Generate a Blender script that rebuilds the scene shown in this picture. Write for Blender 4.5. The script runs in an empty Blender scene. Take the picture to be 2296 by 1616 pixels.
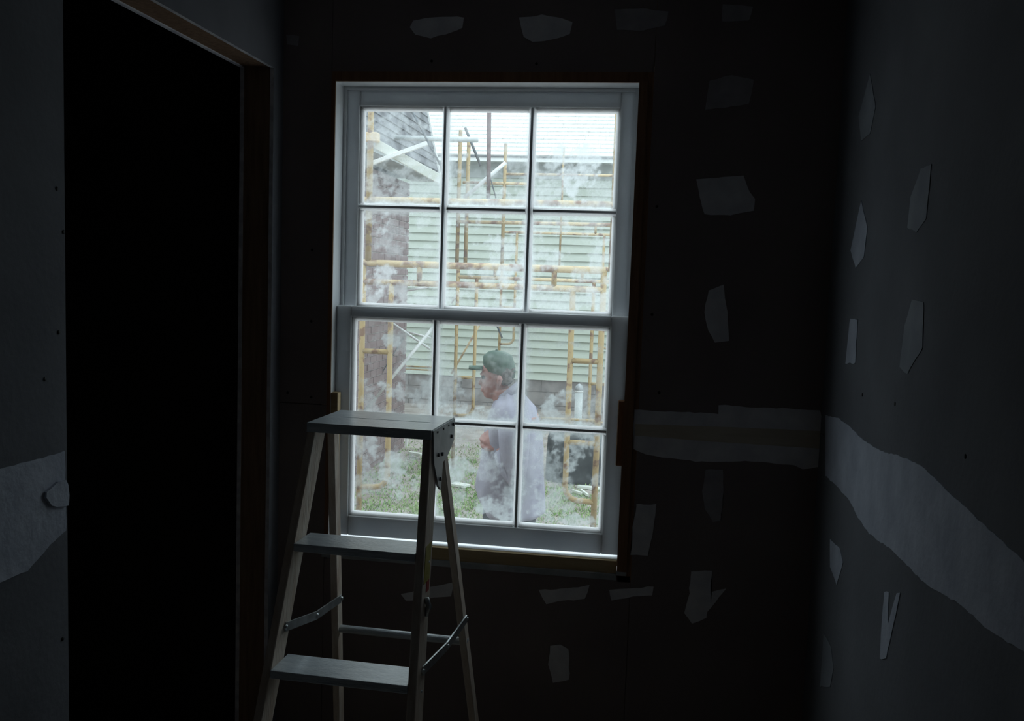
import bpy, bmesh, math, random
from mathutils import Vector, Matrix, noise
random.seed(7)
sc = bpy.context.scene
col = sc.collection

# ------------------------------------------------------------------ camera
F, CX, CY = 2100.0, 1148.0, 808.0
CAM = Vector((0.0, -3.0, 1.65))
_dn = Vector((-802, 23392, 2100)).normalized()
_p = Vector((309, -178, 2100)); _p = (_p - _p.dot(_dn) * _dn).normalized()
_h = _dn.cross(_p).normalized()
# rows: camera right / down / forward expressed in world axes (X right along wall, Y outdoors, Z up)
RIGHT = Vector((_h.x, _p.x, -_dn.x)); DOWN = Vector((_h.y, _p.y, -_dn.y)); FWD = Vector((_h.z, _p.z, -_dn.z))
cd = bpy.data.cameras.new('camera'); cam = bpy.data.objects.new('camera', cd); col.objects.link(cam)
cd.sensor_width = 36.0; cd.lens = F / 2296 * 36.0; cd.clip_start = 0.05; cd.clip_end = 200
m = Matrix((( RIGHT.x, -DOWN.x, -FWD.x, CAM.x), (RIGHT.y, -DOWN.y, -FWD.y, CAM.y), (RIGHT.z, -DOWN.z, -FWD.z, CAM.z), (0, 0, 0, 1)))
cam.matrix_world = m
sc.camera = cam

# ------------------------------------------------------------------ light
w = bpy.data.worlds.new('overcast_sky'); sc.world = w; w.use_nodes = True
nt = w.node_tree; bg = nt.nodes['Background']
tc = nt.nodes.new('ShaderNodeTexCoord'); sx = nt.nodes.new('ShaderNodeSeparateXYZ')
rp = nt.nodes.new('ShaderNodeValToRGB'); nt.links.new(tc.outputs['Generated'], sx.inputs[0])
nt.links.new(sx.outputs['Z'], rp.inputs[0]); nt.links.new(rp.outputs[0], bg.inputs[0])
rp.color_ramp.elements[0].position = 0.0; rp.color_ramp.elements[0].color = (.48, .57, .62, 1)
rp.color_ramp.elements[1].position = 1.0; rp.color_ramp.elements[1].color = (.88, 1.0, 1.07, 1)
bg.inputs[1].default_value = 2.5
pl = bpy.data.lights.new('window_daylight_portal', 'AREA'); pl.shape = 'RECTANGLE'; pl.size = 1.05; pl.size_y = 1.7
pl.cycles.is_portal = True
po = bpy.data.objects.new('window_daylight_portal', pl); col.objects.link(po)
po.location = (-.5, .17, 1.45); po.rotation_euler = (math.radians(-90), 0, 0)
sc.view_settings.view_transform = 'Standard'; sc.view_settings.look = 'None'
sc.view_settings.gamma = 1; sc.view_settings.use_curve_mapping = False
sc.view_settings.exposure = 0.0
sc.cycles.use_denoising = True
sc.cycles.max_bounces = 10; sc.cycles.diffuse_bounces = 6; sc.cycles.transparent_max_bounces = 16
sc.cycles.sample_clamp_indirect = 4.0

# ------------------------------------------------------------------ helpers
def ray(px, py):
    return RIGHT * ((px - CX) / F) + DOWN * ((py - CY) / F) + FWD
def onY(px, py, Y):
    d = ray(px, py); return CAM + d * ((Y - CAM.y) / d.y)
def onX(px, py, X):
    d = ray(px, py); return CAM + d * ((X - CAM.x) / d.x)
def onZ(px, py, Z):
    d = ray(px, py); return CAM + d * ((Z - CAM.z) / d.z)
def onP(px, py, p0, n):
    d = ray(px, py); return CAM + d * ((p0 - CAM).dot(n) / d.dot(n))

def mesh_obj(name, bm, mat, parent=None, smooth=False):
    me = bpy.data.meshes.new(name); bm.to_mesh(me); bm.free()
    if mat: me.materials.append(mat)
    if smooth:
        for p in me.polygons: p.use_smooth = True
    o = bpy.data.objects.new(name, me); col.objects.link(o)
    if parent is not None:
        o.parent = parent; o.matrix_parent_inverse = Matrix.Translation(-parent.location)
    return o
def empty(name, loc):
    o = bpy.data.objects.new(name, None); o.location = loc; o.empty_display_size = .1; col.objects.link(o); return o
def tag(o, label=None, cat=None, group=None, kind=None):
    if label: o['label'] = label
    if cat: o['category'] = cat
    if group: o['group'] = group
    if kind: o['kind'] = kind
    return o
def hexa(bm, a, b):
    """a: 4 corners of one end, b: 4 matching corners of the other"""
    va = [bm.verts.new(v) for v in a]; vb = [bm.verts.new(v) for v in b]
    fs = [bm.faces.new(va[::-1]), bm.faces.new(vb)]
    for i in range(4):
        j = (i + 1) % 4; fs.append(bm.faces.new((va[i], va[j], vb[j], vb[i])))
    return fs
def box(bm, x0, x1, y0, y1, z0, z1, bev=0):
    a = [(x0, y0, z0), (x1, y0, z0), (x1, y1, z0), (x0, y1, z0)]; b = [(x, y, z1) for x, y, z in a]
    fs = hexa(bm, a, b)
    if bev:
        es = list({e for f in fs for e in f.edges})
        bmesh.ops.bevel(bm, geom=es, offset=bev, segments=1, affect='EDGES', profile=.5)
def fixn(bm):
    bmesh.ops.recalc_face_normals(bm, faces=bm.faces)
def B(name, x0, x1, y0, y1, z0, z1, mat, parent=None, bev=0):
    bm = bmesh.new(); box(bm, x0, x1, y0, y1, z0, z1, bev); fixn(bm); return mesh_obj(name, bm, mat, parent)
def tube(bm, pts, rad, n=10, ey=1.0):
    pts = [Vector(p) for p in pts]
    if not isinstance(rad, (list, tuple)): rad = [rad] * len(pts)
    rings = []; up = None
    for i, p in enumerate(pts):
        t = ((pts[i + 1] if i < len(pts) - 1 else p) - (pts[i - 1] if i else p)).normalized()
        if up is None: up = Vector((0, 1, 0)) if abs(t.y) < .9 else Vector((1, 0, 0))
        u = (up - up.dot(t) * t).normalized(); up = u; v = t.cross(u)
        rings.append([bm.verts.new(p + (u * math.cos(2 * math.pi * k / n) * ey + v * math.sin(2 * math.pi * k / n)) * rad[i]) for k in range(n)])
    for a, b in zip(rings, rings[1:]):
        for k in range(n):
            bm.faces.new((a[k], a[(k + 1) % n], b[(k + 1) % n], b[k]))
    bm.faces.new(rings[0][::-1]); bm.faces.new(rings[-1])
def T(name, pts, rad, mat, parent=None, n=10):
    bm = bmesh.new(); tube(bm, pts, rad, n); fixn(bm); return mesh_obj(name, bm, mat, parent, True)
def loft(bm, rings, cap=True):
    rs = [[bm.verts.new(v) for v in r] for r in rings]; n = len(rs[0])
    for a, b in zip(rs, rs[1:]):
        for k in range(n): bm.faces.new((a[k], a[(k + 1) % n], b[(k + 1) % n], b[k]))
    if cap: bm.faces.new(rs[0][::-1]); bm.faces.new(rs[-1])
def bar(bm, p, q, w, t, up=(0, 0, 1)):
    """rectangular bar from p to q; w across, t thick along up"""
    p = Vector(p); q = Vector(q); d = (q - p).normalized(); up = Vector(up)
    v = (up - up.dot(d) * d).normalized(); u = d.cross(v)
    c = lambda o: [o + u * w / 2 + v * t / 2, o - u * w / 2 + v * t / 2, o - u * w / 2 - v * t / 2, o + u * w / 2 - v * t / 2]
    hexa(bm, c(p), c(q))

# ------------------------------------------------------------------ materials
def mat(name, c1, c2=None, rough=.8, scale=8, stretch=(1, 1, 1), bump=0, metal=0, lo=.4, hi=.6, detail=4, bscale=None, spec=.3, sss=0):
    m = bpy.data.materials.new(name); m.use_nodes = True; t = m.node_tree; b = t.nodes['Principled BSDF']
    b.inputs['Roughness'].default_value = rough; b.inputs['Metallic'].default_value = metal
    b.inputs['Specular IOR Level'].default_value = spec
    b.inputs['Base Color'].default_value = (*c1, 1)
    if sss:
        b.inputs['Subsurface Weight'].default_value = sss; b.inputs['Subsurface Radius'].default_value = (1, 1, 1); b.inputs['Subsurface Scale'].default_value = .03
    if c2 or bump:
        tcn = t.nodes.new('ShaderNodeTexCoord'); mp = t.nodes.new('ShaderNodeMapping'); mp.inputs['Scale'].default_value = stretch
        t.links.new(tcn.outputs['Object'], mp.inputs[0])
    if c2:
        n = t.nodes.new('ShaderNodeTexNoise'); n.inputs['Scale'].default_value = scale; n.inputs['Detail'].default_value = detail
        t.links.new(mp.outputs[0], n.inputs[0]); r = t.nodes.new('ShaderNodeValToRGB')
        r.color_ramp.elements[0].position = lo; r.color_ramp.elements[1].position = hi
        r.color_ramp.elements[0].color = (*c1, 1); r.color_ramp.elements[1].color = (*c2, 1)
        t.links.new(n.outputs[0], r.inputs[0]); t.links.new(r.outputs[0], b.inputs['Base Color'])
    if bump:
        n2 = t.nodes.new('ShaderNodeTexNoise'); n2.inputs['Scale'].default_value = bscale or scale * 4; n2.inputs['Detail'].default_value = 6
        t.links.new(mp.outputs[0], n2.inputs[0]); bp = t.nodes.new('ShaderNodeBump'); bp.inputs['Strength'].default_value = bump; bp.inputs['Distance'].default_value = .01
        t.links.new(n2.outputs[0], bp.inputs['Height']); t.links.new(bp.outputs[0], b.inputs['Normal'])
    return m
M = {}
M['drywall'] = mat('drywall_paper', (.24, .195, .195), (.29, .24, .235), .9, 3, bump=.15, bscale=60, lo=.3, hi=.7, spec=.1)
M['drywall_side'] = mat('grey_drywall_paper', (.17, .175, .195), (.22, .225, .25), .9, 3, bump=.15, bscale=60, lo=.3, hi=.7, spec=.1)  # side walls: blue of the window light mixed into the paper colour
M['core'] = mat('gypsum_edge', (.75, .75, .80), (.55, .55, .62), .9, 30)
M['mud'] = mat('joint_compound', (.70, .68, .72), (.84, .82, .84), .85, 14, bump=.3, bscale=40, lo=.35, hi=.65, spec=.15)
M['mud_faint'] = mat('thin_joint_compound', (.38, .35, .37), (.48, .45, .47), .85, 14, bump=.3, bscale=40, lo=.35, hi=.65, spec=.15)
M['side_faint'] = mat('thin_side_compound', (.28, .30, .34), (.36, .38, .42), .85, 9, lo=.35, hi=.65, spec=.15)  # thin coat, tinted by the same blue window light
M['mud_side'] = mat('bluelit_joint_compound', (.46, .49, .58), (.57, .60, .69), .85, 9, bump=.3, bscale=40, lo=.35, hi=.65, spec=.15)  # same compound on the side walls, blue window light put into its colour
M['tape'] = mat('paper_tape', (.60, .52, .42), (.66, .58, .48), .9, 6, (1, 1, 8), spec=.1)
M['stud'] = mat('framing_lumber', (.20, .12, .075), (.32, .20, .13), .8, 6, (12, 12, 1), bump=.2, lo=.3, hi=.7)
M['jambwood'] = mat('fir_jamb', (.24, .12, .065), (.34, .18, .10), .7, 5, (14, 14, 1), bump=.2, lo=.3, hi=.7)
M['sillwood'] = mat('bare_sill_wood', (.50, .36, .20), (.60, .46, .28), .7, 5, (1, 14, 14), bump=.1, lo=.3, hi=.7)
M['white'] = mat('white_sash_paint', (.86, .88, .90), (.82, .84, .86), .45, 5, spec=.4, sss=.5)
M['beadwhite'] = mat('glowing_white_bead', (.92, .94, .95), (.88, .90, .92), .3, 5, spec=.6, sss=1.0)
M['beadwhite'].node_tree.nodes['Principled BSDF'].inputs['Subsurface Scale'].default_value = .07  # deep subsurface makes beads and muntin shoulders glow like lit rims
M['jambwhite'] = mat('white_jamb_paint', (.86, .88, .90), (.82, .84, .86), .4, 5, spec=.5)
M['dark'] = mat('unlit_room_board', (.03, .028, .027), (.04, .037, .035), .95, 4, spec=.05)  # darkness of the unlit next room, put into the colour
M['board'] = mat('bare_drywall', (.42, .42, .44), (.48, .48, .50), .9, 3, spec=.1)
M['floor'] = mat('dusty_plywood', (.30, .25, .20), (.38, .32, .26), .85, 3, bump=.1, spec=.1)
M['ladderwood'] = mat('worn_ladder_wood', (.66, .53, .43), (.80, .71, .62), .6, 7, (6, 6, 1), bump=.3, lo=.35, hi=.65)
M['laddertread'] = mat('skylit_tread', (.60, .67, .73), (.86, .92, .96), .28, 9, (2, 8, 8), bump=.3, lo=.42, hi=.80, spec=.6)  # blue-white skylight put into the tread colour, over a random mottle
for n_, v_ in (('Coat Weight', .8), ('Coat Roughness', .22)): M['laddertread'].node_tree.nodes['Principled BSDF'].inputs[n_].default_value = v_
M['steel'] = mat('galvanised_steel', (.45, .48, .50), (.62, .66, .68), .35, 20, metal=.8)
M['hinge'] = mat('dull_hinge_plate', (.35, .38, .40), (.48, .50, .52), .5, 14, metal=.2)
M['yellow'] = mat('rusty_yellow_paint', (.44, .33, .17), (.24, .15, .10), .5, 13, (1, 1, 1), bump=.2, lo=.54, hi=.62)
M['cream'] = mat('chalky_yellow_paint', (.66, .53, .33), (.33, .22, .17), .5, 11, bump=.2, lo=.48, hi=.60)
M['alu'] = mat('bright_brace_metal', (.85, .87, .86), (.70, .72, .72), .4, 10, metal=.1)
M['darkrod'] = mat('dark_rod', (.13, .15, .17), (.2, .2, .2), .6, 10)
M['plank'] = mat('weathered_plank', (.62, .66, .60), (.75, .78, .72), .8, 4, (1, 1, 6))
M['whiteboard'] = mat('white_painted_board', (.9, .92, .9), (.84, .86, .84), .6, 4)
M['tan'] = mat('tan_block', (.72, .55, .34), (.62, .46, .28), .8, 6)
M['clap'] = mat('sage_clapboard', (.52, .575, .50), (.56, .615, .54), .7, 2, (1, 1, 6), bump=.05, lo=.3, hi=.7)
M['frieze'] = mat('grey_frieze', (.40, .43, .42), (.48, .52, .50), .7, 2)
M['shingle'] = mat('pale_roof_shingle', (.80, .82, .80), (.62, .64, .62), .9, 5, (3, 8, 8), lo=.4, hi=.8)
M['roofdark'] = mat('dark_roof_shingle', (.12, .12, .13), (.30, .31, .33), .9, 3, lo=.35, hi=.7)
M['block'] = mat('concrete_block', (.25, .235, .23), (.33, .31, .30), .95, 5, bump=.3)
M['mortar'] = mat('pale_mortar', (.50, .44, .43), (.58, .52, .50), .95, 20)
M['mortar_dark'] = mat('grey_mortar', (.30, .28, .27), (.36, .34, .33), .95, 20)
M['brick'] = mat('pinkish_brown_brick', (.235, .175, .175), (.30, .235, .235), .9, 5, bump=.2, lo=.3, hi=.7)
M['brick2'] = mat('dark_brick', (.19, .145, .145), (.26, .20, .20), .9, 5, bump=.2, lo=.3, hi=.7)
M['ground'] = mat('trampled_soil', (.27, .235, .21), (.43, .39, .36), .95, 5, bump=.6, bscale=16, lo=.35, hi=.65, detail=8)
M['grass'] = mat('short_grass', (.20, .34, .11), (.33, .43, .20), .8, 3, lo=.35, hi=.65)
M['tarp'] = mat('dark_tarp', (.04, .045, .05), (.07, .075, .08), .7, 6)
M['pipe'] = mat('grey_white_pipe', (.55, .60, .60), (.68, .72, .72), .5, 8)
M['skin'] = mat('ruddy_skin', (.40, .22, .20), (.48, .29, .26), .6, 14)
M['hair'] = mat('grey_brown_hair', (.10, .09, .085), (.22, .20, .19), .9, 60)
M['cap'] = mat('faded_green_cap', (.10, .15, .125), (.16, .22, .185), .9, 20)
M['coat'] = mat('grey_lavender_coat', (.30, .30, .37), (.46, .46, .55), .95, 7, bump=.5, bscale=14, lo=.3, hi=.7)
M['sleeve_shade'] = mat('shaded_coat_sleeve', (.14, .14, .17), (.2, .2, .24), .95, 8)  # coat cloth of the far sleeve, its shade put into the colour
M['trousers'] = mat('dark_trousers', (.07, .075, .085), (.11, .115, .13), .95, 8)
M['boot'] = mat('brown_boot', (.06, .045, .035), None, .7)
M['black'] = mat('black_paint', (.01, .01, .01), None, .7)
M['stickyellow'] = mat('yellow_sticker', (.42, .36, .05), (.50, .44, .10), .6, 30)
M['stickred'] = mat('red_sticker', (.40, .05, .04), None, .6)

# glass : pane with a film of dust and an even flare veil whose density is stored per vertex
g = bpy.data.materials.new('dusty_window_glass'); g.use_nodes = True; t = g.node_tree
for n in list(t.nodes): t.nodes.remove(n)
out = t.nodes.new('ShaderNodeOutputMaterial'); mix = t.nodes.new('ShaderNodeMixShader'); tr = t.nodes.new('ShaderNodeBsdfTransparent')
tr.inputs[0].default_value = (.95, .97, .96, 1)
tl = t.nodes.new('ShaderNodeBsdfTranslucent'); tl.inputs[0].default_value = (.86, .92, .93, 1)
df = t.nodes.new('ShaderNodeBsdfDiffuse'); df.inputs[0].default_value = (.7, .75, .76, 1)
dm = t.nodes.new('ShaderNodeMixShader'); dm.inputs[0].default_value = .08
t.links.new(tl.outputs[0], dm.inputs[1]); t.links.new(df.outputs[0], dm.inputs[2])
at = t.nodes.new('ShaderNodeAttribute'); at.attribute_name = 'dust'
tcn = t.nodes.new('ShaderNodeTexCoord'); nz = t.nodes.new('ShaderNodeTexNoise'); nz.inputs['Scale'].default_value = 55; nz.inputs['Detail'].default_value = 7
nz.inputs['Roughness'].default_value = .7
t.links.new(tcn.outputs['Object'], nz.inputs[0])
mr = t.nodes.new('ShaderNodeMapRange'); mr.inputs[1].default_value = .32; mr.inputs[2].default_value = .68; mr.inputs[3].default_value = .72; mr.inputs[4].default_value = 1.28
t.links.new(nz.outputs[0], mr.inputs[0])
mu = t.nodes.new('ShaderNodeMath'); mu.operation = 'MULTIPLY'; mu.use_clamp = True
t.links.new(at.outputs['Fac'], mu.inputs[0]); t.links.new(mr.outputs[0], mu.inputs[1])
t.links.new(mu.outputs[0], mix.inputs[0]); t.links.new(tr.outputs[0], mix.inputs[1]); t.links.new(dm.outputs[0], mix.inputs[2])
t.links.new(mix.outputs[0], out.inputs[0]); M['glass'] = g
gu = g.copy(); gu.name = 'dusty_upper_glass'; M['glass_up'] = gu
for n in g.node_tree.nodes:  # lower sash copy: greyer dust and darker transmission
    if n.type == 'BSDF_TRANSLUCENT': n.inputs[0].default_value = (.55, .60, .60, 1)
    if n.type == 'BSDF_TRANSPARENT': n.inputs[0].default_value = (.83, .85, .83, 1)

# ------------------------------------------------------------------ room shell
XR = onY(1850, 800, 0).x                 # right wall face
XL = onY(628, 800, 0).x                  # left wall face
TH = .0127; STUD = .089
CEIL = 2.62; YB = -4.6
GROUND = -.30
OX0 = onY(740, 400, 0).x; OX1 = (onY(1459, 300, 0).x + onY(1430, 1000, 0).x) / 2   # drywall opening
OZ1 = onY(1100, 161, 0).z; OZ0 = onY(1100, 1268, 0).z
JZ = onY(690, 905, 0).z
B('floor', -5.2, XR + .12, YB - .12, .15, -.12, 0, M['floor'])['kind'] = 'structure'
B('ceiling', -5.2, XR + .12, YB - .12, .15, CEIL, CEIL + .15, M['board'])['kind'] = 'structure'
bm = bmesh.new()
for a in ((-5.2, OX0 - .02, -.30, CEIL), (OX1 + .02, XR + .3, -.30, CEIL), (OX0 - .02, OX1 + .02, OZ1 + .02, CEIL), (OX0 - .02, OX1 + .02, -.30, OZ0 - .03)):
    box(bm, a[0], a[1], TH, .15, a[2], a[3])
fixn(bm)
wall_back = mesh_obj('wall_back', bm, M['stud']); wall_back['kind'] = 'structure'
gap = .0015
for (x0, x1, z0, z1) in ((XL - .0, OX0, JZ + gap, CEIL), (XL, OX0, 0, JZ - gap), (OX0 + gap, OX1 - gap, OZ1, CEIL), (OX1, XR, JZ + gap, CEIL), (OX1, XR, 0, JZ - gap), (OX0 + gap, OX1 - gap, 0, OZ0)):
    B('drywall_panel', x0, x1, 0, TH, z0, z1, M['drywall'], wall_back)
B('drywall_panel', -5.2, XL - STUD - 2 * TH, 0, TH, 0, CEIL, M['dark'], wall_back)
wr = B('wall_right', XR + TH, XR + .12, YB, .0, 0, CEIL, M['stud']); wr['kind'] = 'structure'
JR = JZ
for (y0, y1, z0, z1) in ((YB, 0, JR + gap, CEIL), (YB, 0, 0, JR - gap)):
    B('drywall_panel', XR, XR + TH, y0, y1, z0, z1, M['drywall_side'], wr)
wf = B('wall_front', -5.2, XR + .12, YB - .12, YB, 0, CEIL, M['board']); wf['kind'] = 'structure'
# left wall with its wide cased opening
DY1 = onX(608, 800, XL).y               # far jamb
DY0 = onX(146, 800, XL).y               # near jamb
DZ = (onX(608, 150, XL).z + onX(365, 0, XL).z) / 2
XM0, XM1 = XL - TH - STUD, XL - TH
bm = bmesh.new()
for (y0, y1, z0, z1) in ((YB, DY0, 0, CEIL), (DY1, 0, 0, CEIL), (DY0, DY1, DZ, CEIL)):
    box(bm, XM0, XM1, y0, y1, z0, z1)
fixn(bm); wl = mesh_obj('wall_left', bm, M['stud']); wl['kind'] = 'structure'
for sx0, sx1, mm in ((XL - TH, XL, 'drywall_side'), (XM0 - TH, XM0, 'core')):
    for (y0, y1, z0, z1) in ((YB, DY0 + .003, 0, CEIL), (DY1 - .003, 0, 0, CEIL), (DY0 + .003, DY1 - .003, DZ - .004, CEIL)):
        o = B('drywall_panel', sx0, sx1, y0, y1, z0, z1, M[mm], wl)
        o.data.materials.append(M['core'])
        for p in o.data.polygons:
            if abs(p.normal.x) < .5: p.material_index = 1
# rooms beyond the opening: boards coloured near black for lack of light
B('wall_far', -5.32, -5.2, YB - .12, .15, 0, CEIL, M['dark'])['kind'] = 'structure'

def patch(name, pts, mm, parent, plane, k, th=.0016, rnd=.004):
    """filled outline lying on a wall, a little proud of it; pts are corners on that wall"""
    f = onY if plane == 'Y' else onX
    P = [f(px, py, k) for px, py in pts]
    Q = []
    n = len(P)
    for i in range(n):
        a, b = P[i], P[(i + 1) % n]; s = max(1, int((b - a).length / .018))
        for j in range(s):
            v = a.lerp(b, j / s); e = noise.noise_vector(v * 37) * rnd; Q.append(v + e)
    nv = Vector((0, -1, 0)) if plane == 'Y' else Vector((-1 if k > 0 else 1, 0, 0))
    bm = bmesh.new()
    for v in Q:
        if plane == 'Y': v.y = k
        else: v.x = k
    top = [bm.verts.new(v + nv * th) for v in Q]; bot = [bm.verts.new(v - nv * .0005) for v in Q]
    ft = bm.faces.new(top)
    for i in range(len(Q)): bm.faces.new((top[i], top[(i + 1) % len(Q)], bot[(i + 1) % len(Q)], bot[i]))
    bmesh.ops.triangulate(bm, faces=[ft]); fixn(bm)
    return mesh_obj(name, bm, M[mm], parent)
back_p = [
 [(925,46),(985,38),(1012,36),(1040,40),(1036,62),(1000,76),(965,86),(930,78),(920,62)],
 [(1163,40),(1215,34),(1262,42),(1283,50),(1278,76),(1235,90),(1195,94),(1175,82)],
 [(1378,22),(1450,20),(1500,26),(1490,56),(1440,70),(1385,66)],
 [(1620,10),(1690,14),(1680,45),(1620,48)],
 [(642,78),(672,82),(668,104),(645,100)],
 [(1592,182),(1640,170),(1690,178),(1680,232),(1640,238),(1580,246)],
 [(1562,402),(1620,396),(1668,394),(1680,430),(1692,446),(1690,472),(1640,482),(1580,480),(1568,440)],
 [(1590,652),(1622,636),(1630,700),(1636,765),(1602,768),(1588,740),(1578,700)],
 [(1582,1053),(1621,1053),(1622,1100),(1616,1168),(1598,1168),(1580,1140),(1575,1100)],
 [(1428,1130),(1472,1130),(1463,1200),(1452,1246),(1414,1244),(1418,1180)],
 [(1208,1322),(1260,1320),(1322,1312),(1312,1342),(1262,1346),(1225,1354)],
 [(1365,1322),(1410,1320),(1466,1314),(1462,1334),(1420,1336),(1372,1346)],
 [(1550,1280),(1596,1278),(1592,1328),(1628,1318),(1604,1350),(1586,1372),(1584,1385),(1552,1398),(1534,1374),(1546,1330)],
 [(898,1332),(950,1318),(1018,1306),(1012,1336),(950,1342),(910,1346)],
 [(1234,1448),(1256,1444),(1276,1456),(1276,1522),(1240,1530),(1230,1490)]]
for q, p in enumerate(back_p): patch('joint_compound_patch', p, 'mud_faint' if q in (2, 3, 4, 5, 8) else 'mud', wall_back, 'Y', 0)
patch('joint_compound_band', [(1422,918),(1480,922),(1610,926),(1612,908),(1700,913),(1840,920),(1846,1046),(1800,1052),(1780,1042),(1700,1034),(1560,1034),(1500,1026),(1450,1020),(1420,1006)], 'mud', wall_back, 'Y', 0)
tp = patch('paper_tape', [(1424,950),(1600,956),(1845,966),(1846,1006),(1600,990),(1424,976)], 'tape', wall_back, 'Y', -.0016, .0006, .001)
right_p = [
 [(1952,165),(1964,240),(1952,298),(1932,316),(1926,262),(1938,220)],
 [(1932,450),(1946,510),(1938,575),(1920,600),(1908,562),(1920,505)],
 [(1907,714),(1924,716),(1919,815),(1897,814)],
 [(2066,378),(2090,368),(2078,490),(2056,520),(2036,510),(2044,440)],
 [(2046,672),(2072,676),(2070,780),(2036,836),(2018,824),(2030,730)],
 [(1862,1208),(1884,1228),(1891,1262),(1877,1310),(1862,1270)],
 [(1984,1328),(1994,1328),(1992,1400),(2012,1328),(2020,1328),(2000,1420),(1988,1476),(1974,1476),(1978,1400)],
 [(1848,1420),(1864,1450),(1870,1500),(1862,1540),(1840,1540)]]
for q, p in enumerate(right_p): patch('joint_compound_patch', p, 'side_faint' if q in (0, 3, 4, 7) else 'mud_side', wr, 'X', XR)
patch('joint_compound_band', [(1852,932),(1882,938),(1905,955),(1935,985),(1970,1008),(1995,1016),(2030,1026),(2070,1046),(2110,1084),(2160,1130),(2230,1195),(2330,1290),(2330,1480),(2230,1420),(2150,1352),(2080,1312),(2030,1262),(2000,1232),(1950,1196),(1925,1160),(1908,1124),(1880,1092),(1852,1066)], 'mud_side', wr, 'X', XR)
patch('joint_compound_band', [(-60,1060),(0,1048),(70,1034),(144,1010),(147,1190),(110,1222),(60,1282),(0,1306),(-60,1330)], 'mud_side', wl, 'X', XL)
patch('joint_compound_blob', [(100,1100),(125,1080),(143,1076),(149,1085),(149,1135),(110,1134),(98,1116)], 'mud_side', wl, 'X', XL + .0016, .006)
for px, py in ((127, 423), (131, 745), (140, 1432), (142, 520), (100, 850)):
    c = onX(px, py, XL); T('drywall_screw', [c - Vector((.001, 0, 0)), c + Vector((.0012, 0, 0))], .0045, M['black'], wl, 8)
for px, py in ((1473, 463), (698, 720), (698, 890), (645, 880), (968, 137), (1203, 143), (700, 560), (1462, 705), (655, 1180), (1478, 880)):
    c = onY(px, py, 0); T('drywall_screw', [c + Vector((0, .001, 0)), c - Vector((0, .0012, 0))], .0045, M['black'], wall_back, 8)
for px, py in ((2007, 905), (1934, 885), (2165, 1023)):
    c = onX(px, py, XR); T('drywall_screw', [c - Vector((-.001, 0, 0)), c - Vector((.0012, 0, 0))], .0045, M['black'], wr, 8)

# ------------------------------------------------------------------ window
WX0 = (onY(753, 250, 0).x + onY(739, 860, 0).x) / 2; WX1 = (onY(1435, 200, 0).x + onY(1412, 650, 0).x) / 2; WZ1 = onY(1100, 183, 0).z
SZ = onY(1080, 1234, .006).z               # sill top front edge
win = empty('window_1', ((WX0 + WX1) / 2, .05, SZ)); win['kind'] = 'structure'
bm = bmesh.new(); box(bm, OX0, WX0, .0, .14, OZ0 - .02, OZ1); box(bm, WX1, OX1, .0, .14, OZ0 - .02, OZ1); box(bm, WX0, WX1, .0, .14, WZ1, OZ1); fixn(bm)
mesh_obj('wood_buck', bm, M['jambwood'], win)
jt = .006
for nm, a in (('side_jamb', (WX0 - .004, WX0 + .001, .004, .145, SZ, WZ1)), ('side_jamb', (WX1 - .001, WX1 + .004, .004, .145, SZ, WZ1)), ('head_jamb', (WX0, WX1, .004, .145, WZ1 - .001, WZ1 + .004))):
    B(nm, *a, M['jambwhite'], win)
# parting stops between the two sash tracks
LY0, LY1 = .045, .080                    # lower sash depth
UY0, UY1 = .092, .127                    # upper sash depth
for x0, x1 in ((WX0 + .001, WX0 + .012), (WX1 - .012, WX1 - .001)):
    B('parting_stop', x0, x1, .080, .092, SZ, WZ1 - .001, M['white'], win)
B('parting_stop', WX0 + .012, WX1 - .012, .080, .092, WZ1 - .013, WZ1 - .001, M['white'], win)
# sill and stool
bm = bmesh.new(); hexa(bm, [(WX0 - .006, .024, SZ - .022), (WX1 + .004, .024, SZ - .022), (WX1 + .004, .30, SZ - .06), (WX0 - .006, .30, SZ - .06)], [(WX0 - .006, .024, SZ), (WX1 + .004, .024, SZ), (WX1 + .004, .30, SZ - .035), (WX0 - .006, .30, SZ - .035)]); fixn(bm)
mesh_obj('sill', bm, M['jambwhite'], win)
B('sill_face', WX0 - .02, WX1 - .004, .006, .024, onY(1080, 1266, .006).z, SZ - .001, M['sillwood'], win, .001)
B('apron_edge', WX0 - .02, WX1 - .004, -.004, .012, onY(1080, 1277, -.004).z, onY(1080, 1264, -.004).z, M['hinge'], win)
# right trim strip running down past the sill, with its pale cut end
zr = onY(1390, 1290, -.012).z; xr0 = onY(1383, 1270, -.012).x; xr1 = onY(1405, 1270, -.012).x
bm = bmesh.new()
hexa(bm, [(xr0, -.012, zr + .012), (xr1, -.012, zr + .012), (xr1, .0, zr + .012), (xr0, .0, zr + .012)],
     [(WX1 - .001, -.012, WZ1), (WX1 + .026, -.012, WZ1), (WX1 + .026, .0, WZ1), (WX1 - .001, .0, WZ1)]); fixn(bm)
mesh_obj('trim_strip', bm, M['jambwood'], win)
B('strip_end', xr0 - .002, xr1, -.014, .0, zr, zr + .012, M['hinge'], win)
# small wooden blocks beside the lower sash
a = onY(1386, 897, .02); b = onY(1384, 1042, .02); xx = onY(1405, 960, .02).x
B('wood_block', onY(1384, 960, .02).x, xx, .004, .036, b.z, a.z, M['jambwood'], win, .002)
a = onY(741, 878, .02); b = onY(742, 1150, .02)
B('wood_block', WX0 + .001, onY(761, 900, .02).x, .004, .036, b.z, a.z, M['sillwood'], win, .002)

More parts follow.
